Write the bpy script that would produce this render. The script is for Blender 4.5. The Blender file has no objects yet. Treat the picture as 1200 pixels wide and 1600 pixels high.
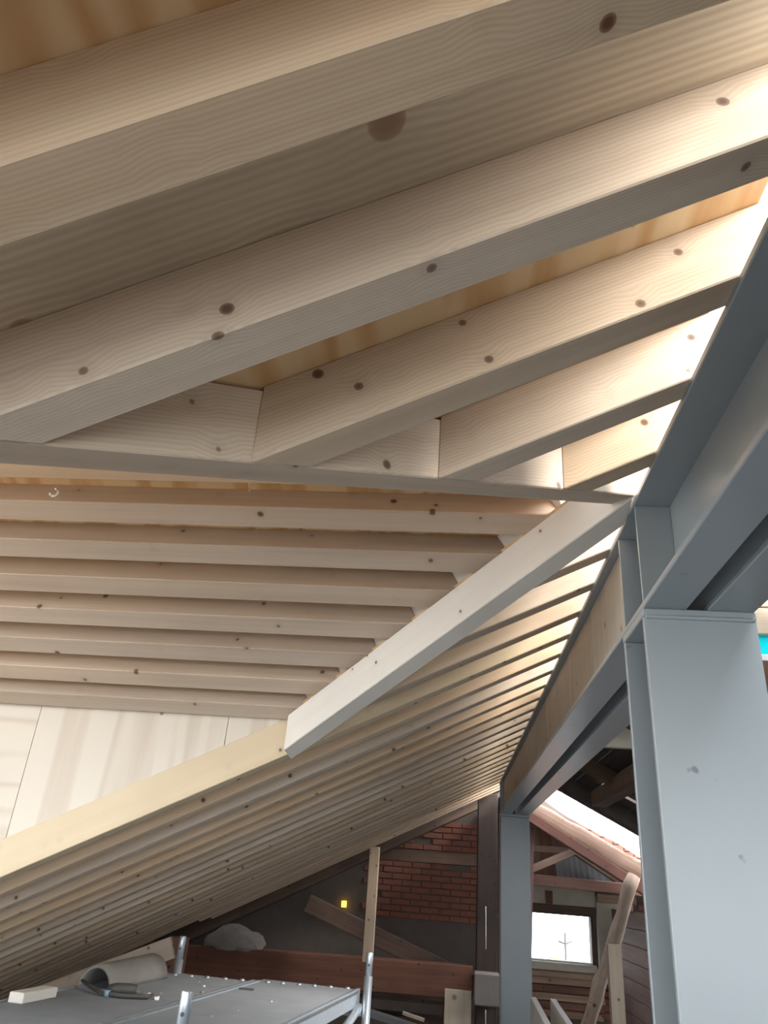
import bpy, bmesh, math, random
from mathutils import Vector, Matrix
random.seed(7)
SC = bpy.context.scene
COL = SC.collection
S = 1.4            # metres per survey unit
H = 1.70           # eye height above the attic floor

# ------------------------------------------------------------------ camera
PITCH, YAW, ROLL, FPX = 0.4629, 0.1155, 0.0795, 1152.28
cam = bpy.data.cameras.new('camera'); cam_o = bpy.data.objects.new('camera', cam); COL.objects.link(cam_o)
cam.sensor_fit = 'VERTICAL'; cam.sensor_height = 36.0; cam.lens = FPX / 1600 * 36.0
cam.clip_start = 0.02; cam.clip_end = 500
cam_o.matrix_world = (Matrix.Translation((0, 0, H)) @ Matrix.Rotation(YAW, 4, 'Z') @ Matrix.Rotation(math.pi / 2 + PITCH, 4, 'X')
                      @ Matrix.Rotation(-ROLL, 4, 'Z').inverted())
SC.camera = cam_o
# ------------------------------------------------------------------ sky, sun, exposure
w = bpy.data.worlds.new('sky'); SC.world = w; w.use_nodes = True
bg = w.node_tree.nodes['Background']
bg.inputs['Color'].default_value = (0.90, 0.96, 1.0, 1); bg.inputs['Strength'].default_value = 6.0
sun = bpy.data.lights.new('sun_offscreen', 'SUN'); sun.energy = 9.5; sun.angle = 0.35; sun.color = (1.0, 0.965, 0.91)
sun_o = bpy.data.objects.new('sun_offscreen', sun); COL.objects.link(sun_o)
sun_o.rotation_euler = Vector((-0.75, 0.34, -0.52)).to_track_quat('-Z', 'Y').to_euler()
SC.view_settings.view_transform = 'Standard'; SC.view_settings.look = 'None'
SC.view_settings.gamma = 1.0; SC.view_settings.use_curve_mapping = False
SC.view_settings.exposure = 0.35
SC.cycles.max_bounces = 10; SC.cycles.diffuse_bounces = 6

# ------------------------------------------------------------------ survey constants (units)
AL = 0.455; TA = math.tan(AL); CA = math.cos(AL); SA = math.sin(AL)
XL, ZC, ZT = 0.3431, 0.4887, 0.7172          # ridge beam: left edge, underside, top
RW, RD = 0.0583, 0.0986                        # rafter width and depth
Y0, DY = 0.3053, 0.2132                        # first rafter and spacing
YC, YF = 1.3415, 5.679                         # the two steel columns
ORD = 'first second third fourth fifth sixth seventh eighth ninth tenth eleventh twelfth thirteenth fourteenth fifteenth sixteenth seventeenth eighteenth nineteenth twentieth'.split()
def zr(x): return ZT + TA * (x - XL)           # underside of the new roof slope
def M(p): return Vector((p[0] * S, p[1] * S, p[2] * S + H))

# ------------------------------------------------------------------ materials
def nt(name):
    m = bpy.data.materials.new(name); m.use_nodes = True
    t = m.node_tree; b = t.nodes['Principled BSDF']
    def N(ty, **kw):
        n = t.nodes.new(ty)
        for k, v in kw.items():
            if k in n.inputs.keys(): n.inputs[k].default_value = v
            else: setattr(n, k, v)
        return n
    def Lk(a, o, c, i): t.links.new(a.outputs[o], c.inputs[i])
    return m, t, b, N, Lk
def ramp(N, stops):
    r = N('ShaderNodeValToRGB'); e = r.color_ramp.elements
    while len(e) < len(stops): e.new(0.5)
    for el, (p, c) in zip(e, stops): el.position = p; el.color = (*c, 1) if len(c) == 3 else c
    return r
def objcoord(N, Lk, scale=(1, 1, 1), shift=9.0):
    tc = N('ShaderNodeTexCoord'); oi = N('ShaderNodeObjectInfo')
    mu = N('ShaderNodeVectorMath', operation='SCALE')
    cx = N('ShaderNodeCombineXYZ'); cx.inputs[0].default_value = shift; cx.inputs[1].default_value = shift * .31; cx.inputs[2].default_value = shift * .23
    Lk(cx, 0, mu, 0); Lk(oi, 'Random', mu, 'Scale')
    ad = N('ShaderNodeVectorMath', operation='ADD'); Lk(tc, 'Object', ad, 0); Lk(mu, 0, ad, 1)
    mp = N('ShaderNodeMapping'); mp.inputs['Scale'].default_value = scale; Lk(ad, 0, mp, 0)
    return ad, mp, oi
def wood(name, light, dark, knot=(0.13, 0.06, 0.03), ring=62, rough=0.62, knots=9.5, knot_r=0.095, contrast=0.5, var=0.12, stain=0.25, bump=0.05, stain_col=None):
    """sawn timber, grain along local X"""
    m, t, b, N, Lk = nt(name)
    ad, mp, oi = objcoord(N, Lk, (0.035, 1, 1))
    vo = N('ShaderNodeTexVoronoi', Scale=knots); Lk(ad, 0, vo, 'Vector')
    # grain flows round the knots
    fl = N('ShaderNodeMapRange'); fl.inputs[1].default_value = 0.0; fl.inputs[2].default_value = 0.45; fl.inputs[3].default_value = 0.008; fl.inputs[4].default_value = 0.0
    Lk(vo, 'Distance', fl, 0)
    av = N('ShaderNodeVectorMath', operation='ADD'); Lk(mp, 0, av, 0); Lk(fl, 0, av, 1)
    wv = N('ShaderNodeTexWave', wave_type='RINGS', rings_direction='X', Scale=ring, Distortion=2.2, Detail=2.0)
    wv.inputs['Detail Scale'].default_value = 0.8
    Lk(av, 0, wv, 'Vector')
    mp2 = N('ShaderNodeMapping'); mp2.inputs['Scale'].default_value = (0.9, 26, 26); Lk(ad, 0, mp2, 0)
    n1 = N('ShaderNodeTexNoise', Scale=1.0, Detail=5.0, Roughness=0.6); Lk(mp2, 0, n1, 'Vector')
    mxg = N('ShaderNodeMix', data_type='FLOAT'); mxg.inputs[0].default_value = 0.80
    Lk(wv, 'Fac', mxg, 2); Lk(n1, 'Fac', mxg, 3)
    r1 = ramp(N, [(0.5 - contrast * .5, dark), (0.5 + contrast * .5, light)]); Lk(mxg, 0, r1, 0)
    # broad stains
    n2 = N('ShaderNodeTexNoise', Scale=2.3, Detail=3.0); Lk(ad, 0, n2, 'Vector')
    r2 = ramp(N, [(0.42, (0, 0, 0)), (0.75, (stain, stain, stain))]); Lk(n2, 'Fac', r2, 0)
    mx = N('ShaderNodeMix', data_type='RGBA'); Lk(r2, 0, mx, 0); Lk(r1, 0, mx, 6)
    mx.inputs[7].default_value = (*(stain_col or tuple(c * .72 for c in dark)), 1)
    # knots
    r3 = ramp(N, [(knot_r * .55, (1, 1, 1)), (knot_r, (.75, .75, .75)), (knot_r * 1.12, (0.12, .12, .12)), (knot_r * 2.6, (0, 0, 0))]); Lk(vo, 'Distance', r3, 0)
    mk = N('ShaderNodeMix', data_type='RGBA'); Lk(r3, 0, mk, 0); Lk(mx, 2, mk, 6); mk.inputs[7].default_value = (*knot, 1)
    hs = N('ShaderNodeHueSaturation'); Lk(mk, 2, hs, 'Color')
    mr = N('ShaderNodeMapRange'); mr.inputs[3].default_value = 1 - var; mr.inputs[4].default_value = 1 + var * .6; Lk(oi, 'Random', mr, 0); Lk(mr, 0, hs, 'Value')
    wn = N('ShaderNodeTexWhiteNoise', noise_dimensions='1D'); Lk(oi, 'Random', wn, 'W')
    ms = N('ShaderNodeMapRange'); ms.inputs[3].default_value = .8; ms.inputs[4].default_value = 1.2; Lk(wn, 'Value', ms, 0); Lk(ms, 0, hs, 'Saturation')
    Lk(hs, 0, b, 'Base Color'); b.inputs['Roughness'].default_value = rough
    bp = N('ShaderNodeBump', Strength=bump * 2.2, Distance=0.003); Lk(mxg, 0, bp, 'Height'); Lk(bp, 0, b, 'Normal')
    return m
def plain(name, col, rough=0.6, metal=0.0, nscale=6.0, amt=0.25, dark=None, spots=0.0, bump=0.1, bscale=60):
    m, t, b, N, Lk = nt(name)
    ad, mp, oi = objcoord(N, Lk)
    n1 = N('ShaderNodeTexNoise', Scale=nscale, Detail=6.0, Roughness=.62); Lk(ad, 0, n1, 'Vector')
    d = dark or tuple(c * .6 for c in col)
    r = ramp(N, [(0.30, tuple(a * amt + c * (1 - amt) for a, c in zip(d, col))), (0.68, col)]); Lk(n1, 'Fac', r, 0)
    out = r
    if spots:
        n2 = N('ShaderNodeTexNoise', Scale=17.0, Detail=2.0); Lk(ad, 0, n2, 'Vector')
        r2 = ramp(N, [(0.715, (0, 0, 0)), (0.76, (spots,) * 3)]); Lk(n2, 'Fac', r2, 0)
        mx = N('ShaderNodeMix', data_type='RGBA'); Lk(r2, 0, mx, 0); Lk(r, 0, mx, 6); mx.inputs[7].default_value = (*[c * .25 for c in col], 1)
        t.links.new(mx.outputs[2], b.inputs['Base Color'])
    else: Lk(r, 0, b, 'Base Color')
    b.inputs['Roughness'].default_value = rough; b.inputs['Metallic'].default_value = metal
    n3 = N('ShaderNodeTexNoise', Scale=bscale, Detail=4.0); Lk(ad, 0, n3, 'Vector')
    bp = N('ShaderNodeBump', Strength=bump, Distance=0.004); Lk(n3, 'Fac', bp, 'Height'); Lk(bp, 0, b, 'Normal')
    return m
def plymat(name, light, dark, scale=2.2, sx=0.10, contrast=.4, var=.06):
    """rotary-cut plywood, figure along local X"""
    m, t, b, N, Lk = nt(name)
    ad, mp, oi = objcoord(N, Lk, (sx, 1, 1))
    n0 = N('ShaderNodeTexNoise', Scale=scale, Detail=2.0, Roughness=.45); Lk(mp, 0, n0, 'Vector')
    mu = N('ShaderNodeMath', operation='MULTIPLY'); mu.inputs[1].default_value = 34; Lk(n0, 'Fac', mu, 0)
    si = N('ShaderNodeMath', operation='SINE'); Lk(mu, 0, si, 0)
    mr = N('ShaderNodeMapRange'); mr.inputs[1].default_value = -1; Lk(si, 0, mr, 0)
    mp2 = N('ShaderNodeMapping'); mp2.inputs['Scale'].default_value = (4, 70, 70); Lk(ad, 0, mp2, 0)
    n1 = N('ShaderNodeTexNoise', Scale=1.0, Detail=4.0); Lk(mp2, 0, n1, 'Vector')
    mx = N('ShaderNodeMix', data_type='FLOAT'); mx.inputs[0].default_value = .3; Lk(mr, 0, mx, 2); Lk(n1, 'Fac', mx, 3)
    r = ramp(N, [(.5 - contrast, dark), (.5 + contrast * .4, light)]); Lk(mx, 0, r, 0)
    vo = N('ShaderNodeTexVoronoi', Scale=5.0); Lk(ad, 0, vo, 'Vector')
    r3 = ramp(N, [(.035, (.8, .8, .8)), (.05, (0, 0, 0))]); Lk(vo, 'Distance', r3, 0)
    mk = N('ShaderNodeMix', data_type='RGBA'); Lk(r3, 0, mk, 0); Lk(r, 0, mk, 6); mk.inputs[7].default_value = (.22, .12, .06, 1)
    t.links.new(mk.outputs[2], b.inputs['Base Color']); b.inputs['Roughness'].default_value = .6
    return m
def flat(name, col, rough=.6, emit=None, es=1.0, transl=0.0):
    m, t, b, N, Lk = nt(name); b.inputs['Base Color'].default_value = (*col, 1); b.inputs['Roughness'].default_value = rough
    n = N('ShaderNodeTexNoise', Scale=14.0, Detail=3.0); tc = N('ShaderNodeTexCoord'); Lk(tc, 'Object', n, 'Vector')
    r = ramp(N, [(.3, tuple(c * .8 for c in col)), (.7, col)]); Lk(n, 'Fac', r, 0); Lk(r, 0, b, 'Base Color')
    if emit: b.inputs['Emission Color'].default_value = (*emit, 1); b.inputs['Emission Strength'].default_value = es
    if transl:
        tr = N('ShaderNodeBsdfTranslucent'); tr.inputs[0].default_value = (*col, 1)
        ms = N('ShaderNodeMixShader'); ms.inputs[0].default_value = transl
        Lk(b, 0, ms, 1); Lk(tr, 0, ms, 2); t.links.new(ms.outputs[0], t.nodes['Material Output'].inputs[0])
    return m
SPRUCE = wood('spruce', (0.69, 0.56, 0.42), (0.52, 0.38, 0.26))
SPRUCE_W = wood('spruce_pale', (0.80, 0.76, 0.70), (0.66, 0.61, 0.55), stain=.35, var=.05, contrast=1.1, knot_r=.06)
SPRUCE_B = wood('spruce_batten', (0.62, 0.49, 0.365), (0.47, 0.345, 0.245), knots=8, knot_r=.085)
SPRUCE_Y = wood('spruce_yellow', (0.70, 0.58, 0.405), (0.57, 0.44, 0.28), var=0.0, contrast=1.1)
PACK = wood('packing_timber', (0.50, 0.445, 0.375), (0.39, 0.34, 0.28))
ROUGH = wood('rough_sawn', (0.66, 0.545, 0.40), (0.44, 0.345, 0.24), knot=(0.27, 0.17, 0.105), ring=26, knots=5.0, knot_r=.13, contrast=.4, rough=.85, bump=.4, stain=.6)
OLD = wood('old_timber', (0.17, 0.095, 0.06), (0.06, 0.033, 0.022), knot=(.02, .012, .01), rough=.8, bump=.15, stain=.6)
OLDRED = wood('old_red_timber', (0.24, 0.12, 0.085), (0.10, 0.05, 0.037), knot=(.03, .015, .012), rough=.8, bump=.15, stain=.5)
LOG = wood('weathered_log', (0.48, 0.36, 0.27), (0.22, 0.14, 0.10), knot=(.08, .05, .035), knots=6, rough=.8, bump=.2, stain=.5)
BLACKWOOD = wood('dark_brown_board', (0.085, 0.062, 0.05), (0.04, 0.028, 0.023), knot=(.01, .01, .01), rough=.9, stain=.4)  # plain dark brown tone for old boards
PLY = plymat('ply_orange', (0.70, 0.50, 0.28), (0.55, 0.31, 0.13), scale=5, sx=.12)
PLYP = plymat('ply_pale', (0.66, 0.59, 0.50), (0.57, 0.485, 0.39), scale=4.5, sx=.06)
STEEL = plain('grey_paint', (0.30, 0.335, 0.355), rough=.33, amt=.16, spots=.7, bump=.03, nscale=2.6)
GALV = plain('galvanised', (0.55, 0.61, 0.67), rough=.38, metal=.75, amt=.35, nscale=22, bump=.06)
DECK = plain('dusty_deck', (0.23, 0.24, 0.25), rough=.85, amt=.5, nscale=7, bump=.25, dark=(.14, .16, .19))
TILE = plain('clay_grey', (0.22, 0.205, 0.185), rough=.9, amt=.4, nscale=9, bump=.3)
BRICK = plain('brick', (0.26, 0.10, 0.065), rough=.9, amt=.5, nscale=11, bump=.4)
MORTAR = plain('mortar', (0.13, 0.105, 0.09), rough=.95, amt=.5, bump=.5)
PLASTER = plain('plaster', (0.50, 0.45, 0.37), rough=.9, amt=.45, nscale=5, bump=.3)
FLOORM = wood('floor_boards', (0.22, 0.225, 0.235), (0.15, 0.153, 0.16), rough=.9, stain=.4)
GROUND = plain('street', (0.20, 0.20, 0.19), rough=.95, nscale=.3)
DARKST = flat('dark_iron', (0.06, 0.055, 0.05), .6)
ORANGE = flat('orange_plastic', (0.75, 0.16, 0.05), .5)
WHITE = flat('white_paint', (0.8, 0.8, 0.78), .5)
CYAN = flat('turquoise_tarp', (0.03, 0.62, 0.66), .4, transl=.75)
SHEET = flat('plastic_sheet', (0.82, 0.80, 0.84), .4, transl=.6)
CORR = plain('corrugated', (0.42, 0.42, 0.42), rough=.5, metal=.2)
TERRA = flat('terracotta', (0.70, 0.24, 0.10), .8)
LITWIN = flat('lit_pane', (0.9, 0.6, 0.1), .5, emit=(1.0, 0.58, 0.06), es=3.0)
GLASS, _t, _b, _N, _L = nt('window_glass')
_b.inputs['Transmission Weight'].default_value = 1; _b.inputs['Roughness'].default_value = 0.0; _b.inputs['IOR'].default_value = 1.0
_b.inputs['Base Color'].default_value = (.97, .99, 1, 1); _b.inputs['Specular IOR Level'].default_value = .3
SLATE = plain('grey_stone', (0.26, 0.235, 0.215), rough=.95, amt=.4, bump=.4)

# ------------------------------------------------------------------ builders
def link(name, me, mat, parent=None, mw=None, label=None, cat=None, group=None, kind=None):
    o = bpy.data.objects.new(name, me); COL.objects.link(o)
    if mat and me is not None and not me.materials: me.materials.append(mat)
    if mw is not None: o.matrix_world = mw
    if parent is not None:
        o.parent = parent; o.matrix_parent_inverse = parent.matrix_world.inverted()
    tag(o, label, cat, group, kind); return o
def tag(o, label=None, cat=None, group=None, kind=None):
    for k, v in (('label', label), ('category', cat), ('group', group), ('kind', kind)):
        if v: o[k] = v
    return o
def empty(name, loc, label=None, cat=None, group=None, kind=None):
    return link(name, None, None, mw=Matrix.Translation(M(loc)), label=label, cat=cat, group=group, kind=kind)
BOXF = [(0, 1, 3, 2), (4, 6, 7, 5), (0, 4, 5, 1), (2, 3, 7, 6), (0, 2, 6, 4), (1, 5, 7, 3)]
def frame(ex, ey):
    ex = Vector(ex).normalized(); ey = Vector(ey); ey = (ey - ex * ey.dot(ex)).normalized(); return ex, ey, ex.cross(ey)
def mat4(o, ex, ey, ez):
    m = Matrix.Identity(4)
    for i, v in enumerate((ex, ey, ez, o)):
        for j in range(3): m[j][i] = v[j]
    return m
def prism(name, o, ex, ey, W, D, p0, p1, mat, bev=0.003, me=None, **kw):
    """timber with section W x D (units); o = lower front arris; cut at planes p0, p1 = (normal, point) or lengths along ex"""
    ex, ey, ez = frame(ex, ey); o = Vector(o)
    mw = mat4(M(o), ex, ey, ez)
    if me is None:
        vs = []
        for pl in (p0, p1):
            for a in (0, W):
                for d in (0, D):
                    if isinstance(pl, (int, float)): s = pl
                    else:
                        n = Vector(pl[0]); q = o + ey * a + ez * d; s = (n.dot(Vector(pl[1])) - n.dot(q)) / n.dot(ex)
                    vs.append(Vector((s, a, d)) * S)
        me = rawmesh(name, vs, BOXF, bev)
    return link(name, me, mat, mw=mw, **kw)
def rawmesh(name, vs, fs, bev=0.0, smooth=False):
    bm = bmesh.new(); bv = [bm.verts.new(v) for v in vs]
    for f in fs: bm.faces.new([bv[i] for i in f])
    bmesh.ops.recalc_face_normals(bm, faces=bm.faces)
    if bev: bmesh.ops.bevel(bm, geom=list(bm.edges), offset=bev, segments=1, affect='EDGES')
    me = bpy.data.meshes.new(name); bm.to_mesh(me); bm.free()
    if smooth:
        for p in me.polygons: p.use_smooth = True
    return me
def box(name, lo, hi, mat, bev=0.0, axis='x', me=None, **kw):
    """axis-aligned box in units; grain along axis"""
    lo = Vector(lo); hi = Vector(hi); d = (hi - lo) * S
    if axis == 'y': ex, ey, ez = (0, 1, 0), (-1, 0, 0), (0, 0, 1); o = Vector((hi.x, lo.y, lo.z)); dims = (d.y, d.x, d.z)
    elif axis == 'z': ex, ey, ez = (0, 0, 1), (0, 1, 0), (-1, 0, 0); o = Vector((hi.x, lo.y, lo.z)); dims = (d.z, d.y, d.x)
    else: ex, ey, ez = (1, 0, 0), (0, 1, 0), (0, 0, 1); o = lo; dims = tuple(d)
    if me is None:
        vs = [(a * dims[0], b * dims[1], c * dims[2]) for a in (0, 1) for b in (0, 1) for c in (0, 1)]
        me = rawmesh(name, vs, BOXF, bev)
    return link(name, me, mat, mw=mat4(M(o), Vector(ex), Vector(ey), Vector(ez)), **kw)
def slab(name, o, ex, ey, poly, thick, mat, bev=0.0, **kw):
    """polygon (units, in the ex/ey frame at o) extruded by thick along ez"""
    ex, ey, ez = frame(ex, ey); n = len(poly)
    vs = [(x * S, y * S, 0) for x, y in poly] + [(x * S, y * S, thick * S) for x, y in poly]
    fs = [tuple(range(n))[::-1], tuple(range(n, 2 * n))] + [(i, (i + 1) % n, n + (i + 1) % n, n + i) for i in range(n)]
    return link(name, rawmesh(name, vs, fs, bev), mat, mw=mat4(M(o), ex, ey, ez), **kw)
def tube(name, pts, rad, mat, seg=14, closed_ends=True, wob=0.0, **kw):
    """round bar through points (units); rad one value or one per point (units)"""
    P = [M(p) for p in pts]; o = P[0].copy(); R = rad if isinstance(rad, (list, tuple)) else [rad] * len(P)
    d0 = (P[-1] - P[0]).normalized(); hint = Vector((0, 0, 1)) if abs(d0.z) < .9 else Vector((0, 1, 0))
    ex, ey, ez = frame(d0, hint); mw = mat4(o, ex, ey, ez); inv = mw.inverted()
    L = [inv @ p for p in P]; vs = []; fs = []
    rr = random.Random(len(pts) * 31 + int(abs(rad if not isinstance(rad, (list, tuple)) else rad[0]) * 1e5))
    for i, p in enumerate(L):
        a = L[max(i - 1, 0)]; b = L[min(i + 1, len(L) - 1)]; t = (b - a).normalized()
        u = (Vector((0, 1, 0)) - t * t.y).normalized(); v = t.cross(u)
        for k in range(seg):
            an = 2 * math.pi * k / seg; r = R[i] * S * (1 + wob * (rr.random() - .5))
            vs.append(p + u * math.cos(an) * r + v * math.sin(an) * r)
    for i in range(len(L) - 1):
        for k in range(seg): fs.append((i * seg + k, i * seg + (k + 1) % seg, (i + 1) * seg + (k + 1) % seg, (i + 1) * seg + k))
    if closed_ends: fs += [tuple(range(seg))[::-1], tuple(range((len(L) - 1) * seg, len(L) * seg))]
    me = rawmesh(name, vs, fs); 
    for p in me.polygons: p.use_smooth = len(p.vertices) == 4
    return link(name, me, mat, mw=mw, **kw)
def subdiv(a, b, n): return [tuple(a[i] + (b[i] - a[i]) * k / n for i in range(3)) for k in range(n + 1)]
def logpts(a, b, n, amp, seed):
    r = random.Random(seed); return [tuple(c + (r.random() - .5) * amp for c in p) for p in subdiv(a, b, n)]

# ================================================================== SETTING: shell
FZ = -H / S
floor = link('floor', None, None, mw=Matrix.Translation(M((0, 2.5, FZ))), kind='structure', label='rough wooden attic floor under the new roof', )
fy = -3.0; pm = None
nfb = 0
for i in range(38):
    x0 = -3.5 + i * .1845
    box('floor_board', (x0, -3.6, FZ - .03), (x0 + .1815, 8.1, FZ), FLOORM, axis='y', parent=floor)
link('ground', rawmesh('ground', [(-60, -60, 0), (60, -60, 0), (60, 60, 0), (-60, 60, 0)], [(0, 1, 2, 3)]), GROUND, mw=Matrix.Translation((0, 0, -6)), kind='structure', label='grey street ground far below the attic')

# new roof deck (near and far panels) -------------------------------------------------
EX = Vector((CA, 0, SA)); EY = Vector((0, 1, 0)); EZ = Vector((-SA, 0, CA))
ceil = empty('ceiling', (0, 2.5, zr(0) + .12), kind='structure', label='plywood roof deck of the new slope')
def decko(x, y): p = Vector((x, y, zr(x))) + EZ * RD; return p
def deck_panel(poly_xy, mat, along='y', name='plywood_panel', drop=0.0):
    x0, y0 = poly_xy[0]
    o = decko(x0, y0) - EZ * drop
    if along == 'y':   # local X along world Y
        pts = [(y - y0, -(x - x0) / CA) for x, y in poly_xy]
        slab(name, o, EY, -EX, pts, .012 + drop, mat, parent=ceil)
    else:
        pts = [((x - x0) / CA, y - y0) for x, y in poly_xy]
        slab(name, o, EX, EY, pts, .012 + drop, mat, parent=ceil)
g = .0015; XR = 0.43
yb0 = Y0 + RW * .5; yb1 = Y0 + DY + RW * .5
deck_panel([(-.62, -1.1), (XR, -1.1), (XR, yb0 - g), (-.62, yb0 - g)], PLY)
deck_panel([(-3.3, -1.1), (-.62 - g, -1.1), (-.62 - g, yb0 - g), (-3.3, yb0 - g)], PLY)
deck_panel([(-.62, yb0 + g), (XR, yb0 + g), (XR, yb1 - g), (-.40, yb1 - g)], ROUGH, along='x', name='rough_board')
deck_panel([(-.40, yb1 + g), (XR, yb1 + g), (XR, XR + .98), ], PLY)
deck_panel([(XR, 1.765 - XR), (XR, 2.236), (-.471, 2.236)], PLY)
yy = 2.2405
for j in range(5):
    y2 = min(yy + .895, 6.62)
    for (a, b) in ((-3.3, -1.45), (-1.447, XR)):
        deck_panel([(a, yy), (b, yy), (b, y2 - g), (a, y2 - g)], PLY)
    yy = y2
# dormer roof deck ----------------------------------------------------------------------
YR = 1.36; KD = .498; ZD0 = 1.509               # battens: underside z = ZD0 - KD*y
def zd(y): return ZD0 - KD * y
AD = math.atan(KD); DEX = Vector((1, 0, 0)); DEY = Vector((0, math.cos(AD), -math.sin(AD))); DEZ = DEX.cross(DEY)
BD = .070; BW = .0615
dceil = empty('ceiling_dormer', (-.8, YR, zd(YR) + .1), kind='structure', label='plywood deck over the dormer battens')
do = Vector((-1.75, YR, zd(YR))) + DEZ * BD
for a, b in ((0, .62), (.622, 1.24), (1.242, 2.2)):
    y1 = 2.30
    l = (y1 - YR) / math.cos(AD); xa, xb = -1.75 + a, -1.75 + b
    poly = [(0, -a), (l, -a)]
    poly = [(0, a), (l, a)] + ([(l, b), (0, b)] if xb < 1.735 - y1 else [((1.735 - xa - YR) / math.cos(AD) if 1.735 - xa < y1 else l, a)])
    if xb >= 1.735 - y1:      # clipped by the valley x + y = 1.70
        poly = [(0, a), (l, a)]
        if xa < 1.735 - y1: poly.append((l, 1.735 - y1 + 1.75))
        else: poly[1] = ((1.735 - xa - YR) / math.cos(AD), a)
        xe = 1.735 - YR
        if xb < xe: poly += [((1.735 - xb - YR) / math.cos(AD), b), (0, b)]
        else: poly.append((0, xe + 1.75))
    # local X runs down the slope (figure direction), local Y = +x reversed
    ex_, ey_ = DEY, Vector((-1, 0, 0))
    slab('plywood_panel', do, ex_, ey_, [(p, -q) for p, q in poly], .012, PLY, parent=dceil)
NEY = Vector((0, -math.cos(AD), -math.sin(AD)))
nl = (YR - .42) / math.cos(AD)
no = Vector((-1.75, YR, zd(YR))) + Vector((0, -math.sin(AD), math.cos(AD))) * BD
slab('plywood_panel', no, NEY, (1, 0, 0), [(0, 0), (nl, 0), (nl, .42 - .95 + 1.75), (0, YR - .95 + 1.75)], .012, PLY, parent=dceil)
wdn = empty('wall_dormer_baffle', (-1.77, 1.3, zr(-1.77)), kind='structure', label='unseen dormer front panels added to narrow the daylight gap')  # out-of-view panels added to reduce daylight entering the dormer
for a, b in ((.42, .86), (1.70, 2.2)):
    zt_ = zd(b) if a > 1 else zd(2 * YR - a)
    box('plywood_panel', (-1.785, a, -.42), (-1.77, b, zt_), PLYP, parent=wdn)  # added out-of-view panels that narrow the daylight gap
# dormer cheek, three plywood sheets ------------------------------------------------------
wch = empty('wall_cheek', (-1.0, 2.24, .2), kind='structure', label='triangular plywood cheek wall of the dormer')
YK = 2.2265
def cz(x): return zr(x) + RD / CA
ztop = zd(2.2) + .06
def cheek(x0, x1, mat, vertical):
    pts = [(x0, cz(x0)), (x1, cz(x1)), (x1, max(ztop, cz(x1) + .002)), (x0, ztop)]
    if vertical: slab('plywood_panel', (x0, YK, pts[0][1]), (0, 0, 1), (1, 0, 0), [(z - pts[0][1], x - x0) for x, z in pts], .013, mat, parent=wch)
    else: slab('plywood_panel', (x0, YK, pts[0][1]), (1, 0, 0), (0, 0, 1), [(x - x0, z - pts[0][1]) for x, z in pts], -.013, mat, parent=wch)
for xs in (-1.2775, -.68): box('seam_light_stop', (xs - .02, YK + .0145, cz(xs) + .02), (xs + .02, YK + .03, ztop), SPRUCE_B, parent=wch)  # unseen backing added to stop light leaking through the panel seams
cheek(-1.75, -1.2785, PLYP, False); cheek(-1.2765, -.681, PLYP, True); cheek(-.679, -.49, PLYP, True)

# gable wall at the far end -----------------------------------------------------------------
YB = 8.0
wb = empty('wall_back', (0, YB, FZ), kind='structure', label='dark brick gable wall at the far end of the attic')
WX0, WX1, WZ0, WZ1 = .60, 1.325, -.545, -.15
for i, (a, b, c, d) in enumerate([(-3.6, WX0, FZ, 1.2), (WX1, 3.6, FZ, 1.2), (WX0, WX1, FZ, WZ0), (WX0, WX1, WZ1, 1.2)]):
    box('masonry', (a, YB, c), (b, YB + .2, d), MORTAR, parent=wb)
bl, bh, bg_ = .180, .046, .009
bme = rawmesh('brick', [(a * bl * S, b * .02 * S, c * bh * S) for a in (0, 1) for b in (0, 1) for c in (0, 1)], BOXF, .004)
cnt = 0; rb = random.Random(3)
for (a, b, c, d) in ((.62, 1.95, -.95, .62), (-.75, .32, -.30, .55)):
    z = c; row = 0
    while z < d:
        x = a - (row % 2) * bl * .5
        while x < b:
            inwin = x + bl > WX0 - .02 and x < WX1 + .36 and WZ0 - .18 < z + bh and z < WZ1 + .22
            if not inwin and cnt < 298 and rb.random() > .03:
                o = link('brick', bme, BRICK, mw=Matrix.Translation(M((x, YB - .012 - rb.random() * .008, z))), parent=wb); cnt += 1
            x += bl + bg_
        z += bh + bg_; row += 1
# old boarding over the gable end of the left slope
oc = empty('ceiling_gable', (-1.4, 7.3, zr(-1.4) + .12), kind='structure', label='dark old boarding above the gable space')
for i in range(31):
    a = -3.45 + i * .128; b = a + .125
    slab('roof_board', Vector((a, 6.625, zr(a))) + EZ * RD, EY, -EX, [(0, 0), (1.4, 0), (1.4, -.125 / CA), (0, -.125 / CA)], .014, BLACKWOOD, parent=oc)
box('wall_front_baffle', (-3.6, -1.35, FZ), (3.6, -1.25, -.40), MORTAR, kind='structure', label='unseen masonry parapet added behind the camera to cut low daylight')  # unseen parapet, added to block daylight from the low horizon
# low side walls and right roof slope
box('wall_left', (-3.6, -3.6, FZ), (-3.45, 8.2, -.92), MORTAR, kind='structure', axis='y', label='low masonry wall under the left eave')
box('wall_right', (3.45, -3.6, FZ), (3.6, 8.2, -.60), MORTAR, kind='structure', axis='y', label='low masonry wall under the right eave')

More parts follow.
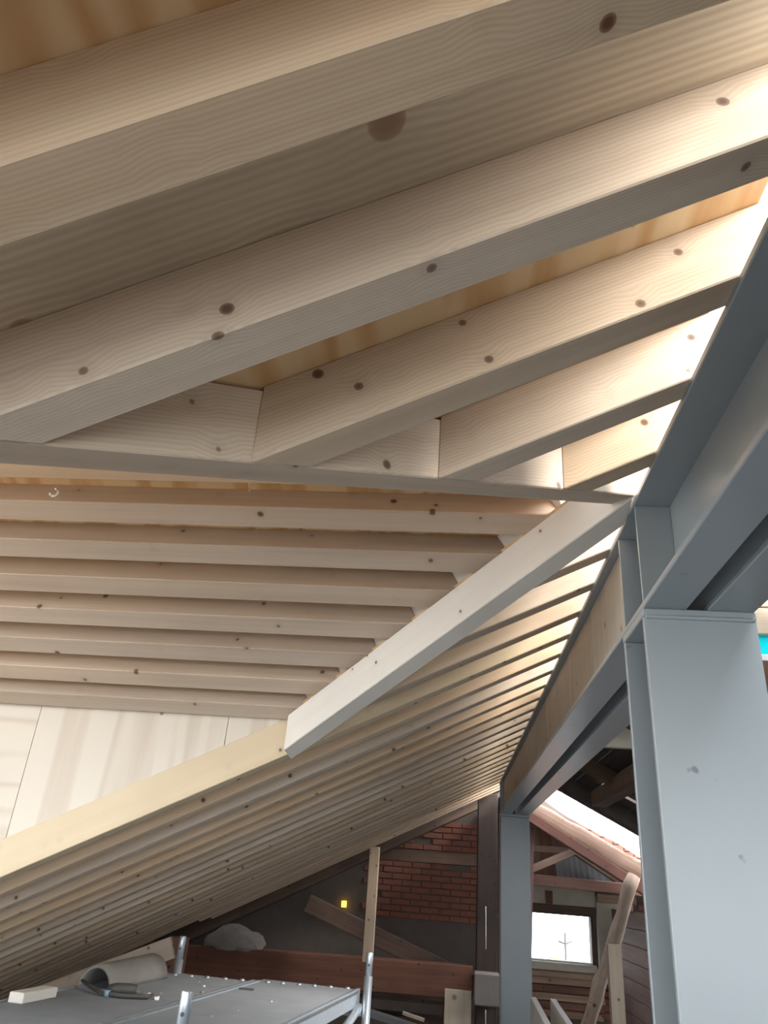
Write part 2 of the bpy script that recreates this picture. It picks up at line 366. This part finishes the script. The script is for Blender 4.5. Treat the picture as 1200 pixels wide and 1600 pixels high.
RX = Vector((CA, 0, -SA)); RYv = Vector((0, 1, 0))
def zo(x): return .84 - TA * (x - .45)           # old right-hand slope, underside of boarding
rc = empty('ceiling_old', (1.6, 4.4, zo(1.6)), kind='structure', label='old dark boarding of the right roof slope')
def rboard(s0, s1, y0, y1, mat=BLACKWOOD, name='roof_board', off=0.0, th=.014):
    o = Vector((.45, y0, zo(.45))) + RX * s0 + RX.cross(RYv) * off
    slab(name, o, RYv, -RX, [(0, 0), (y1 - y0, 0), (y1 - y0, -(s1 - s0)), (0, -(s1 - s0))], th, mat, parent=rc)
rw = .118; ns = 28
for i in range(ns):
    s0 = .02 + i * (rw + .003)
    jit = (random.random() - .5) * .02
    y0 = 2.95 if s0 < .55 else 2.95
    if i in (4, 5): 
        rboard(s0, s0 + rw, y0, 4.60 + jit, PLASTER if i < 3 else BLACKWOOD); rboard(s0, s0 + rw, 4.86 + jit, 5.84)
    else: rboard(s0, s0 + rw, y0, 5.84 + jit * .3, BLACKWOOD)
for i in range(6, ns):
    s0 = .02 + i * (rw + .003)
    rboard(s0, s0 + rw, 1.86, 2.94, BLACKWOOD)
    rboard(s0, s0 + rw, -1.1, 1.78, SPRUCE)  # near boarding extended out of view to keep sun off the column
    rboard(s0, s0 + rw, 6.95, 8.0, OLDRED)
for i in range(2, 6): rboard(.02 + i * (rw + .003), .02 + i * (rw + .003) + rw, -1.1, 1.78, SPRUCE)  # added sun-blocking boards up to the ridge gap
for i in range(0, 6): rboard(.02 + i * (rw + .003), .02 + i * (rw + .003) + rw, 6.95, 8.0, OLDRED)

# ================================================================== NEW TIMBER
PL_R = ((1, 0, 0), (XR, 0, 0))
def rafter(k, p0, mat=SPRUCE, me=None, label=None, group='new rafters of the roof slope', x0=-3.25):
    y = Y0 + k * DY
    return prism('rafter', (x0, y, zr(x0)), EX, EY, RW, RD, p0, PL_R, mat, bev=.0028, me=me, label=label, cat='rafter', group=group)
LBL0 = 'uncut spruce rafter between orange plywood and the rough-sawn board'
rafter(-2, 0.0, label='full-length spruce rafter two bays before the rough-sawn board', group='near rafters'); rafter(-1, 0.0, label='full-length spruce rafter one bay before the rough-sawn board', group='near rafters')
rafter(0, 0.0, label=LBL0, group='near rafters')
V1 = ((-1, 1, 0), (0, .98, 0)); V2 = ((1, 1, 0), (0, 1.67 + RW * 1.414, 0))
rafter(1, V1, label='long spruce rafter between the rough-sawn board and a plywood strip', group='near rafters', x0=-.6)
for k, t in ((2, 'longest of the jack rafters cut against the near valley beam'), (3, 'middle-length jack rafter cut against the near valley beam'), (4, 'shortest jack rafter cut against the near valley beam')):
    rafter(k, V1, label=t, group='near jack rafters', x0=-.35 + (k - 2) * .22)
for k, t in ((6, 'shortest jack rafter between the pale valley beam and steel ridge'), (7, 'second shortest jack rafter between the pale valley beam and steel ridge'), (8, 'longest jack rafter between the pale valley beam and steel ridge')):
    rafter(k, V2, label=t, group='far jack rafters', x0=.25 - (k - 6) * .21)
full = rafter(9, 0.0, mat=SPRUCE_Y, label='yellowish trimmer rafter carrying the triangular plywood cheek', group='far rafters')
f10 = rafter(10, 0.0, label='first spruce rafter of the dense row beyond the yellowish trimmer rafter', group='far rafters')
for k in range(11, 28): rafter(k, 0.0, me=f10.data, label='%s spruce rafter of the dense row beyond the yellowish trimmer rafter' % ORD[k - 10], group='far rafters')
for k in (28, 29): rafter(k, 0.0, x0=-1.86 + (29 - k) * -.03, label='shortened spruce rafter ending above the old tie beam, %s' % ('outermost' if k == 29 else 'last but one'), group='short far rafters')
# valley beams
vd1 = Vector((1, 1, TA)); 
prism('valley_beam', (-.7, .28, zr(-.7)), vd1, (-1, 1, 0), RW, RD, ((0, 1, 0), (0, Y0 + RW, 0)), ((1, 0, 0), (XL + .03, 0, 0)), SPRUCE, bev=.003,
      label='spruce valley beam that carries the near jack rafters', cat='beam', group='valley beams')
vd2 = Vector((1, -1, TA))
prism('valley_beam', (-.5, 2.17, zr(-.5)), vd2, (1, 1, 0), RW, .0935, ((1, -.135, 0), (-.483, 2.153, 0)), ((1, 0, 0), (XL - .002, 0, 0)), SPRUCE_W, bev=.003,
      label='whitish planed valley beam ending in a plumb cut at the plywood cheek', cat='beam', group='valley beams')
# pale board behind the valley beam that closes the batten ends
prism('valley_board', (-.53, 2.265, zr(-.55) + .118), vd2, (1, 1, 0), .018, .10, .085, 1.14, SPRUCE_W, bev=.002, label='pale board along the valley beam closing the batten ends', cat='board')
# dormer battens
for i in range(8):
    y = 1.3955 + .1085 * i if i else 1.390
    lb = '%s dormer batten counted up from the plywood cheek' % ORD[7 - i]
    if i == 0: lb = 'half-hidden spruce batten beside the near valley beam under the dormer ridge'
    if i == 7: lb = 'lowest dormer batten lying along the top of the plywood cheek'
    prism('dormer_batten', (-1.75, y, zd(y)), DEX, DEY, BW, BD, 0.0, ((1, 1, 0), (0, 1.733, 0)), SPRUCE_B, bev=.0025, label=lb, cat='batten', group='dormer battens')
prism('ridge_board', (-1.75, YR - .012, zd(YR) - .01), (1, 0, 0), (0, 1, 0), .024, .05, 0.0, 1.95, SPRUCE_B, bev=.002, label='thin ridge board along the top of the dormer', cat='board')
# screw hook beside the near valley beam
hk = [(-.955, 1.462 + .0, zd(1.462)), (-.955, 1.462, zd(1.462) - .008)]
tube('screw_hook', [(-.955 + .010 * math.sin(a), 1.465, zd(1.465) - .006 - .010 * (1 - math.cos(a))) for a in [i * .5 for i in range(10)]], .0028, WHITE, seg=8, label='small white screw hook under the first dormer battens', cat='hook')

# ================================================================== STEEL
def column(yc, label):
    e = empty('steel_column', (XL + .1, yc + .09, FZ), label, 'column', 'steel columns')
    D = .176; tf = .0125; tw = .0075; zt = ZC - .016
    box('flange', (XL, yc, FZ), (XL + .2, yc + tf, zt), STEEL, .002, axis='z', parent=e)
    box('flange', (XL, yc + D - tf, FZ), (XL + .2, yc + D, zt), STEEL, .002, axis='z', parent=e)
    box('web', (XL + .1 - tw / 2, yc + tf, FZ), (XL + .1 + tw / 2, yc + D - tf, zt), STEEL, axis='z', parent=e)
    box('cap_plate', (XL - .001, yc - .001, zt), (XL + .201, yc + D + .001, ZC), STEEL, .0025, parent=e)
    # weld bead under the plate
    tube('weld_bead', subdiv((XL + .003, yc, zt), (XL + .197, yc, zt), 24), .0045, STEEL, seg=8, wob=.25, parent=e)
    box('base_plate', (XL - .03, yc - .03, FZ), (XL + .23, yc + D + .03, FZ + .014), STEEL, .002, parent=e)
column(YC, 'grey painted H-section column standing beside the valley beams')
column(YF, 'grey painted H-section column beside the dark gable space')
YA, YE = -1.4, YF + .19
def channel(x0, x1, web_right, label):
    e = empty('ridge_channel', (x0, 2.2, ZC), label, 'steel beam', 'twin ridge channels')
    tf = .0125; tw = .0085
    box('bottom_flange', (x0, YA, ZC), (x1, YE, ZC + tf), STEEL, .0025, axis='y', parent=e)
    box('top_flange', (x0, YA, ZT - tf), (x1, YE, ZT), STEEL, .0025, axis='y', parent=e)
    wx = (x1 - tw, x1) if web_right else (x0, x0 + tw)
    box('web', (wx[0], YA, ZC + tf), (wx[1], YE, ZT - tf), STEEL, axis='y', parent=e)
    for yc in (YC, YF):
        for y in (yc + .003, yc + .163):
            a, b = (x0 + .003, x1 - tw) if web_right else (x0 + tw, x1 - .003)
            box('stiffener', (a, y, ZC + tf), (b, y + .0075, ZT - tf), STEEL, .0012, axis='z', parent=e)
channel(XL, XL + .079, True, 'grey steel channel under the rafter ends with open side towards the rafters')
channel(XL + .116, XL + .2, False, 'grey steel channel set back to back across a narrow gap')
box('channel_gap_blocker', (XL + .0885, YA, ZT), (XL + .2, YE, ZT + .028), OLD, .003, axis='y', label='unseen plank added over the ridge channels to keep their gap dark', cat='plank')  # unseen plank added to block light falling into the channel gap
pj = [1.53] + [1.611 + .363 * i for i in range(12)]
for i in range(len(pj) - 1):
    a, b = pj[i] + .002, min(pj[i + 1] - .002, YF - .01)
    if b - a < .03: continue
    box('packing_block', (XL + .020, a, ZC + .013), (XL + .0695, b, ZT - .0132), PACK, .002, axis='z', label='%s timber packing block in the ridge channel beyond the valley beams' % ORD[i], cat='block', group='packing blocks in the channel')

# ================================================================== SCAFFOLD
PZ = -.40
e1 = Vector((-.992, -.127, 0)).normalized(); e2 = Vector((-.12, -.993, 0)).normalized()
FR = Vector((-.352, 3.54, PZ))
def deckpt(a, b, z=0): return FR + e1 * a + e2 * b + Vector((0, 0, z))
def scaffold_deck(a0, a1, label, L=1.46):
    e = empty('scaffold_deck', deckpt((a0 + a1) / 2, L / 2, -.05), label, 'scaffold deck', 'scaffold decks')
    o = deckpt(a1, 0, -.012)
    wd = a1 - a0
    slab('panel', deckpt(a0, 0, -.012) , e2, -e1, [(0.012, 0), (L, 0), (L, -wd + .012), (0.012, -wd + .012)], .012, DECK, bev=.001, parent=e)
    for a in (a0, a1 - .016):
        slab('edge_rail', deckpt(a, 0, -.055), e2, -e1, [(0, 0), (L, 0), (L, -.014), (0, -.014)], .060, GALV, bev=.002, parent=e)
    slab('end_rail', deckpt(a0 + .016, 0, -.055), e2, -e1, [(0, 0), (.012, 0), (.012, -wd + .032), (0, -wd + .032)], .053, GALV, bev=.002, parent=e)
    n = 6
    for i in range(n):
        p = deckpt(a0 + .05 + (wd - .1) * i / (n - 1) + (random.random() - .5) * .01, .022, .0)
        tube('rivet', [p, p + Vector((0, 0, .005)), p + Vector((0, 0, .008))], [.010, .009, .004], GALV, seg=10, parent=e)
    return e
scaffold_deck(0, .424, 'dusty grey scaffold deck with a bare top beside the galvanised brace')
scaffold_deck(.428, .865, 'dusty grey scaffold deck carrying the curved clay tile and tools')
def post(e, x, y, ztop, zb=FZ):
    st = tube('standard', [(x, y, zb), (x, y, ztop - .085)], .0173, GALV, seg=20, parent=e)
    sp = tube('spigot', [(x, y, ztop - .10), (x, y, ztop - .002), (x, y, ztop)], [.0136, .0136, .0125], GALV, seg=20, parent=st)
    q = Vector((-x * .1, -y, 0)).normalized() * .0128
    tube('pin_hole', [(x + q.x, y + q.y, ztop - .045), (x + q.x * 1.10, y + q.y * 1.10, ztop - .045)], .0048, DARKST, seg=10, parent=st)
fe = empty('scaffold', (-.70, 3.52, FZ), 'galvanised scaffold frame at the gable end of the decks', 'scaffold', 'scaffold frames')
post(fe, -.322, 3.53, -.266); post(fe, -1.112, 3.50, -.266)
tube('transom', [(-.34, 3.529, -.475), (-1.10, 3.501, -.475)], .0165, GALV, parent=fe)
tube('clamp', [(-.322, 3.53, -.555), (-.322, 3.53, -.520)], .024, ORANGE, seg=16, parent=fe)
fn = empty('scaffold', (-.98, 1.98, FZ), 'galvanised scaffold frame with a single spigot rising before the decks', 'scaffold', 'scaffold frames')
post(fn, -.603, 2.0, -.2605); post(fn, -1.37, 1.94, -.2605)
tube('transom', [(-.62, 1.999, -.475), (-1.355, 1.941, -.475)], .0165, GALV, parent=fn)
br = tube('scaffold_brace', [(-.345, 3.505, -.452), (-.352, 3.46, -.462), (-.56, 2.06, -.80)], [.010, .0155, .0155], GALV, label='galvanised diagonal brace under the right scaffold deck', cat='brace')

# things lying on the decks -------------------------------------------------------------
def arch(name, a, b, r0, r1, th, mat, seg=18, **kw):
    P0, P1 = Vector(a), Vector(b); ax = (P1 - P0).normalized(); sd = Vector((-ax.y, ax.x, 0)); up = Vector((0, 0, 1)); vs = []; fs = []
    nl = 6
    for i in range(nl + 1):
        t = i / nl; c = P0 + (P1 - P0) * t; r = r0 + (r1 - r0) * t
        for rr in (r, r - th):
            for k in range(seg + 1):
                an = math.pi * k / seg; vs.append((c + sd * math.cos(an) * rr * 1.05 + up * math.sin(an) * rr * 1.12) * S)
    n = seg + 1
    for i in range(nl):
        A = i * 2 * n; B = A + 2 * n
        for k in range(seg):
            fs.append((A + k, A + k + 1, B + k + 1, B + k)); fs.append((A + n + k, B + n + k, B + n + k + 1, A + n + k + 1))
        fs.append((A, B, B + n, A + n)); fs.append((A + seg, A + n + seg, B + n + seg, B + seg))
    for A in (0, nl * 2 * n):
        for k in range(seg): fs.append((A + k, A + n + k, A + n + k + 1, A + k + 1))
    o0 = M(P0) - P0 * S
    me = rawmesh(name, vs, fs); 
    for p in me.polygons: p.use_smooth = True
    return link(name, me, mat, mw=Matrix.Translation(o0), **kw)
arch('curved_tile', (-1.215, 2.93, PZ + .001), (-1.165, 3.33, PZ + .001), .060, .070, .009, TILE, label='grey half-round clay tile lying on the left scaffold deck', cat='tile')
hb = empty('pry_bar', (-1.09, 2.76, PZ), 'dark bent pry bar with a wrapped grip lying before the clay tile', 'tool')
tube('bar', [(-1.250, 2.90, PZ + .022), (-1.19, 2.84, PZ + .015), (-1.12, 2.775, PZ + .009), (-1.04, 2.765, PZ + .009), (-.97, 2.79, PZ + .009), (-.962, 2.81, PZ + .014)], [.005, .007, .008, .007, .007, .004], DARKST, seg=10, parent=hb)
tube('grip', [(-1.115, 2.805, PZ + .018), (-1.09, 2.81, PZ + .019), (-1.05, 2.83, PZ + .019), (-1.03, 2.838, PZ + .018)], [.012, .018, .017, .014], DARKST, seg=12, parent=hb)
tube('blue_tape', [(-1.125, 2.781, PZ + .009), (-1.092, 2.772, PZ + .009)], .0098, flat('blue_tape', (.2, .32, .42)), seg=12, parent=hb)
prism('timber_offcut', (-1.245, 2.50, PZ + .0005), (.12, .9, 0), (-.9, .12, 0), .05, .028, 0.0, .17, SPRUCE_W, bev=.003, label='small pale timber offcut at the edge of the scaffold deck', cat='offcut')
box('dark_shim', (-.775, 3.215, PZ + .0005), (-.72, 3.228, PZ + .006), DARKST, .0005, label='thin dark shim lying on the bare scaffold deck', cat='shim')
rc2 = random.Random(5)
for i, (x, y, s) in enumerate([(-.938, 2.808, .014), (-1.043, 2.909, .011), (-1.0, 2.88, .009), (-.98, 2.93, .008), (-.99, 2.85, .010), (-.86, 3.05, .008), (-.9, 3.2, .006), (-.95, 3.3, .006), (-.80, 2.7, .006), (-.66, 2.75, .006), (-.6, 3.0, .005), (-.7, 2.6, .007)]):
    vs = [(a * s * S * (1 + rc2.random() * .6), b * s * S * (.6 + rc2.random() * .6), c * s * S * (.5 + rc2.random() * .3)) for a in (0, 1) for b in (0, 1) for c in (0, 1)]
    link('wood_chip', rawmesh('wood_chip', vs, BOXF), SPRUCE_W if i % 2 == 0 else TILE, mw=Matrix.Translation(M((x, y, PZ + .0003))) @ Matrix.Rotation(rc2.random() * 3, 4, 'Z'), label=('pale wood chip' if i % 2 == 0 else 'grey mortar crumb') + ' on the dusty scaffold decks', cat='debris', group='pale chips on the scaffold' if i % 2 == 0 else 'grey crumbs on the scaffold')

# ================================================================== GABLE SPACE (left)
def bar(name, a, b, wdt, dep, mat, label, cat, group=None, up=(0, 1, 0), bev=.006):
    """squared timber from a to b; a, b = lower front arris"""
    a = Vector(a); b = Vector(b); return prism(name, a, b - a, up, wdt, dep, 0.0, (b - a).length, mat, bev=bev, label=label, cat=cat, group=group)
bar('tie_beam', (-3.4, 6.6, -.792), (.19, 6.6, -.745), .2, .215, OLDRED, 'long dark red-brown tie beam crossing the gable space', 'beam')
box('stone_block', (.195, 6.44, -.76), (.385, 6.615, -.555), SLATE, .012, label='grey block bearing the end of the old tie beam', cat='block')
bar('prop_post', (-.553, 6.30, -.54), (-.556, 6.30, .236), .05, .075, SPRUCE, 'slender new prop under the last rafters above the tie beam', 'post', up=(0, 1, 0), bev=.003)
bar('eave_plank', (-3.38, 4.2, -1.262), (-1.362, 4.2, -.419), .03, .10, SPRUCE, 'sloping plank beneath the rafters behind the clay tile', 'plank', bev=.003)
box('stub_post', (-1.42, 4.235, FZ), (-1.33, 4.30, -.33), OLDRED, .004, axis='z', label='dark stub post behind the upper end of the sloping plank', cat='post')
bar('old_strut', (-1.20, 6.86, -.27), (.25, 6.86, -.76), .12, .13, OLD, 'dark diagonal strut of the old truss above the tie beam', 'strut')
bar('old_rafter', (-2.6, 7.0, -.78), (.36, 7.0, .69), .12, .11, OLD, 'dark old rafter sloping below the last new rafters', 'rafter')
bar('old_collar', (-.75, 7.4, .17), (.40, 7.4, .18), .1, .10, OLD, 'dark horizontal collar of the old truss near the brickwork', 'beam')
bar('dark_post', (.215, 6.62, FZ), (.215, 6.62, .715), .16, -.16, BLACKWOOD, 'dark upright post against the steel column', 'post', up=(0, 1, 0))
box('light_board', (-.018, 6.50, FZ), (.178, 6.53, -.68), ROUGH, .003, axis='z', label='pale upright board below the end of the tie beam', cat='board')
tube('painted_light_slit', subdiv((.276, 6.44, -.116), (.279, 6.44, -.40), 4), .0035, WHITE, seg=6, label='thin white strip painted as a slit of light above the tie beam end', cat='painted slit')  # white strips painted in for slits of light between boards
tube('painted_light_slit', subdiv((.281, 6.44, -.78), (.281, 6.44, -1.0), 4), .0035, WHITE, seg=6, label='thin white strip painted as a slit of light below the tie beam end', cat='painted slit')
def lump(name, c, r, mat, label, cat, seed, flatten=.6):
    bm = bmesh.new(); bmesh.ops.create_icosphere(bm, subdivisions=3, radius=1); rr = random.Random(seed)
    from mathutils import noise
    for v in bm.verts:
        k = 1 + .35 * noise.noise(v.co * 1.6 + Vector((seed, 0, 0)))
        v.co = Vector((v.co.x * r[0] * k, v.co.y * r[1] * k, max(v.co.z, -.5) * r[2] * k)) * S
    me = bpy.data.meshes.new(name); bm.to_mesh(me); bm.free()
    return link(name, me, mat, mw=Matrix.Translation(M(c)), label=label, cat=cat)
lump('mortar_lump', (-1.70, 6.66, -.515), (.22, .09, .11), SLATE, 'grey lump of old mortar lying on the tie beam', 'rubble', 4)
lw = box('lit_opening', (-1.03, 7.94, -.25), (-.985, 7.97, -.195), LITWIN, .002, label='tiny yellow lit opening in the dark gable', cat='light')
for i, (z, x0, x1) in enumerate(((-.845, -.75, -.02), (-.97, -.75, -.02))):
    box('shelf_board', (x0, 7.0, z), (x1, 7.25, z + .025), OLD, .003, label='%s dark shelf board under the tie beam' % ('upper', 'lower')[i], cat='shelf', group='boards under the tie beam')
box('shelf_post', (-.03, 7.0, FZ), (.0, 7.06, -.8), OLD, .003, axis='z', label='dark upright at the end of the low shelf boards', cat='post')
bar('grey_plank', (-.62, 5.0, -.66), (.02, 5.0, -.78), .16, .02, FLOORM, 'grey plank sloping behind the scaffold post', 'plank', bev=.003)
bar('short_lath', (-.30, 6.0, -.80), (-.15, 6.0, -.83), .03, .02, SPRUCE, 'short pale lath lying below the tie beam', 'lath', bev=.002)

# ================================================================== OLD ROOF (right)
tube('log_rafter', logpts((.60, 6.80, .655), (2.2, 6.80, -.10), 14, .014, 2), [.085 - .001 * i for i in range(15)], LOG, seg=14, wob=.12, label='weathered pale log rafter below the bright roof opening', cat='log')
bar('under_rafter', (.55, 6.60, .563), (2.2, 6.60, -.33), .10, .075, OLDRED, 'brown squared rafter lying under the weathered log', 'rafter')
bar('old_brace', (.66, 7.08, .135), (1.07, 7.08, .32), .07, .06, OLD, 'dark brace rising to the peak of the old right truss', 'brace')
bar('old_brace', (1.04, 7.16, .34), (1.62, 7.16, .005), .08, .06, OLD, 'dark brace falling from the peak to the old lower tie', 'brace')
bar('old_rail', (.66, 7.25, .325), (1.25, 7.25, .325), .06, .055, OLD, 'dark rail across the red boards above the braces', 'rail')
bar('old_lower_tie', (.58, 6.95, .06), (2.0, 6.95, .03), .12, .085, OLDRED, 'red-brown lower tie above the bright window', 'beam')
bar('side_post', (.625, 6.85, FZ), (.695, 6.85, .50), .06, .055, OLDRED, 'brown post beside the far steel column under the log', 'post')
# red boards behind
rb_e = empty('board_partition', (1.1, 7.7, .1), 'reddish board partition behind the old braces', 'partition')
for i in range(9):
    box('board', (.60 + i * .112, 7.68, .16), (.709 + i * .112, 7.70, .62 - max(0, i - 3) * .05), OLDRED, .002, axis='z', parent=rb_e)
# corrugated sheet
vs = []; fs = []; n = 44
for i in range(n + 1):
    x = .95 + i * .0125; dz = .008 * math.sin(i * math.pi / 2)
    for z, y in ((.11, 7.45), (.33, 7.62)): vs.append(M((x, y + dz, z)) ); 
for i in range(n + 1):
    x = .95 + i * .0125; dz = .008 * math.sin(i * math.pi / 2)
    for z, y in ((.11, 7.456), (.33, 7.626)): vs.append(M((x, y + dz, z)))
q = 2 * (n + 1)
for i in range(n):
    fs += [(2 * i, 2 * i + 2, 2 * i + 3, 2 * i + 1), (q + 2 * i, q + 2 * i + 1, q + 2 * i + 3, q + 2 * i + 2), (2 * i, q + 2 * i, q + 2 * i + 2, 2 * i + 2), (2 * i + 1, 2 * i + 3, q + 2 * i + 3, q + 2 * i + 1)]
fs += [(0, 1, q + 1, q), (2 * n, q + 2 * n, q + 2 * n + 1, 2 * n + 1)]
link('corrugated_sheet', rawmesh('corrugated_sheet', vs, fs), CORR, label='grey corrugated sheet leaning between the old braces', cat='sheet')
# plastic sheet hanging over the opening
vs = []; fs = []; nx, ny = 26, 12; rs = random.Random(11)
from mathutils import noise
for i in range(nx + 1):
    for j in range(ny + 1):
        x = .56 + 1.7 * i / nx; y = 5.90 + .86 * j / ny
        z = zo(x) + .02 + .05 * noise.noise(Vector((x * 4, y * 5, 1))) - .03 * math.sin(math.pi * j / ny)
        vs.append(M((x, y, z)))
for i in range(nx):
    for j in range(ny):
        a = i * (ny + 1) + j; fs.append((a, a + ny + 1, a + ny + 2, a + 1))
ps = link('plastic_sheet', rawmesh('plastic_sheet', vs, fs, smooth=True), SHEET, label='crumpled white plastic sheet over the gap in the old roof', cat='sheet')
md = ps.modifiers.new('thick', 'SOLIDIFY'); md.thickness = .002
# purlins of the right slope
for y, lb in ((5.0, 'dark purlin timber crossing under the old boarding'),):
    bar('old_purlin', (.95, 3.2, zo(.95) - .09), (.95, 5.0, zo(.95) - .09), .09, .085, OLD, lb, 'purlin', up=(-1, 0, 0))
bar('old_roof_rafter', (.50, 4.35, zo(.50) - .075), (3.3, 4.35, zo(3.3) - .075), .10, .07, OLD, 'brown old rafter under the boarding of the right slope', 'rafter')
bar('old_roof_rafter', (.50, 5.15, zo(.50) - .10), (3.3, 5.15, zo(3.3) - .10), .11, .095, BLACKWOOD, 'dark old rafter between the purlin and the bright roof opening', 'rafter')
box('cream_sheet', (.62, 3.45, .60), (1.25, 3.48, .78), PLASTER, .003, label='cream panel under the old boarding above the ridge channels', cat='panel')
# cross boards and tarpaulin seen past the near column
box('cross_board', (.60, 1.80, .602), (1.3, 1.83, .668), SPRUCE, .002, label='beige lower board over the turquoise tarpaulin strip', cat='board', group='cross boards by the column')
box('cross_board', (.60, 1.80, .672), (1.3, 1.83, .76), SPRUCE, .002, label='beige upper board over the turquoise tarpaulin strip', cat='board', group='cross boards by the column')
box('tarpaulin', (.60, 1.815, .552), (1.3, 1.819, .601), CYAN, 0, label='strip of turquoise tarpaulin between boards beside the steel column', cat='tarpaulin')
box('white_batten', (.60, 1.80, .535), (1.3, 1.83, .551), WHITE, .002, label='thin white batten under the turquoise tarpaulin', cat='batten')
box('dark_plank', (.58, 1.80, .28), (1.3, 1.83, .534), OLD, .003, label='dark plank beside the steel column under the white batten', cat='plank')

# window in the gable ------------------------------------------------------------------
win = empty('window_1', ((WX0 + WX1) / 2, YB, WZ0), kind='structure', label='bright window in the brick gable')
fw = .013
box('window_frame', (WX0, YB - .02, WZ1 - fw), (WX1, YB + .03, WZ1), OLD, .003, parent=win)
box('window_frame', (WX1 - fw, YB - .02, WZ0), (WX1, YB + .03, WZ1 - fw), OLD, .003, axis='z', parent=win)
box('window_frame', (WX0, YB - .02, WZ0), (WX0 + fw, YB + .03, WZ1 - fw), OLD, .003, axis='z', parent=win)
box('window_frame', (WX0 + fw, YB - .02, WZ0), (WX1 - fw, YB + .03, WZ0 + .014), WHITE, .003, parent=win)
box('window_pane', (WX0 + fw, YB + .004, WZ0 + .014), (WX1 - fw, YB + .008, WZ1 - fw), GLASS, parent=win)
box('window_sill', (.56, YB - .09, -.610), (1.34, YB + .0, -.547), PLASTER, .006, parent=win)
box('window_sill', (.56, YB - .07, -.665), (1.36, YB + .0, -.613), LOG, .006, parent=win)
box('lintel', (.56, YB - .05, -.148), (1.36, YB + .0, -.085), OLD, .006, parent=win)
box('plaster_band', (.56, YB - .035, -.083), (1.36, YB - .0, .07), PLASTER, .004, parent=win)
box('short_block', (.90, YB - .05, -.075), (.965, YB - .036, .03), OLDRED, .003, parent=win)
box('plaster_reveal', (1.362, YB - .06, -.66), (1.70, YB - .0, .02), PLASTER, .01, axis='z', parent=win)
box('lintel', (1.36, YB - .12, -.035), (1.72, YB - .061, .045), LOG, .01, parent=win)
for i in range(5):
    box('wall_plank', (.50, YB - .055, -.72 - i * .062), (1.42 - i * .01, YB - .03, -.665 - i * .062), OLDRED if i % 2 else LOG, .004, parent=win)
tube('leaning_log', logpts((1.30, 6.0, .16), (.757, 6.0, FZ + .01), 16, .018, 6), [.046 + .004 * math.sin(i * 1.7) for i in range(17)], LOG, seg=12, wob=.10, label='gnarled log leaning beside the bright window', cat='log')
bar('new_stud', (.913, 5.0, FZ), (.913, 5.0, -.233), .06, -.075, SPRUCE, 'new timber stud standing in front of the leaning log', 'post', bev=.003)
bar('loose_plank', (.43, 4.6, -.60), (.415, 3.6, -.625), .03, .12, SPRUCE_W, 'loose pale plank on edge beside the far steel column', 'plank', up=(1, 0, 0), bev=.003)
bar('loose_plank', (.53, 4.6, -.60), (.515, 3.6, -.625), .03, .12, SPRUCE_W, 'loose pale plank on edge next to the new stud', 'plank', up=(1, 0, 0), bev=.003)
bar('plank_support', (.36, 4.1, -.66), (.75, 4.1, -.66), .08, .045, SPRUCE, 'low timber bearer under the two loose planks', 'bearer', bev=.003)
for i, x in enumerate((.40, .68)):
    box('trestle_leg', (x, 4.12, FZ), (x + .04, 4.16, -.661), SPRUCE, .003, axis='z', label='short timber leg under the low bearer %s' % ('by the far steel column', 'by the new stud')[i], cat='leg post', group='legs under the bearer')
for i in range(7):
    box('side_board', (1.50, 6.3, -.95 + i * .125), (1.53, 7.95, -.83 + i * .125), OLDRED, .004, axis='y', label='dark brown side board behind the leaning log, %s from the floor up' % ORD[i], cat='board', group='side boards by the window')
# outside the window
an = empty('antenna_mast', (1.61, 12, -3), 'thin aerial mast seen through the bright window', 'antenna')
tube('mast', [(1.613, 12, -3.6), (1.613, 12, -.46)], .017, DARKST, seg=8, parent=an)
tube('cross_arm', [(1.52, 12, -.57), (1.613, 12, -.60), (1.71, 12, -.555)], .012, DARKST, seg=8, parent=an)
slab('neighbour_roof', (1.25, 11.8, -1.1), (1, 0, 0), (0, .5, .5), [(0, 0), (.42, 0), (.30, .42), (.10, .42)], .04, TERRA, label='orange tiled neighbour roof seen low in the window', cat='roof')
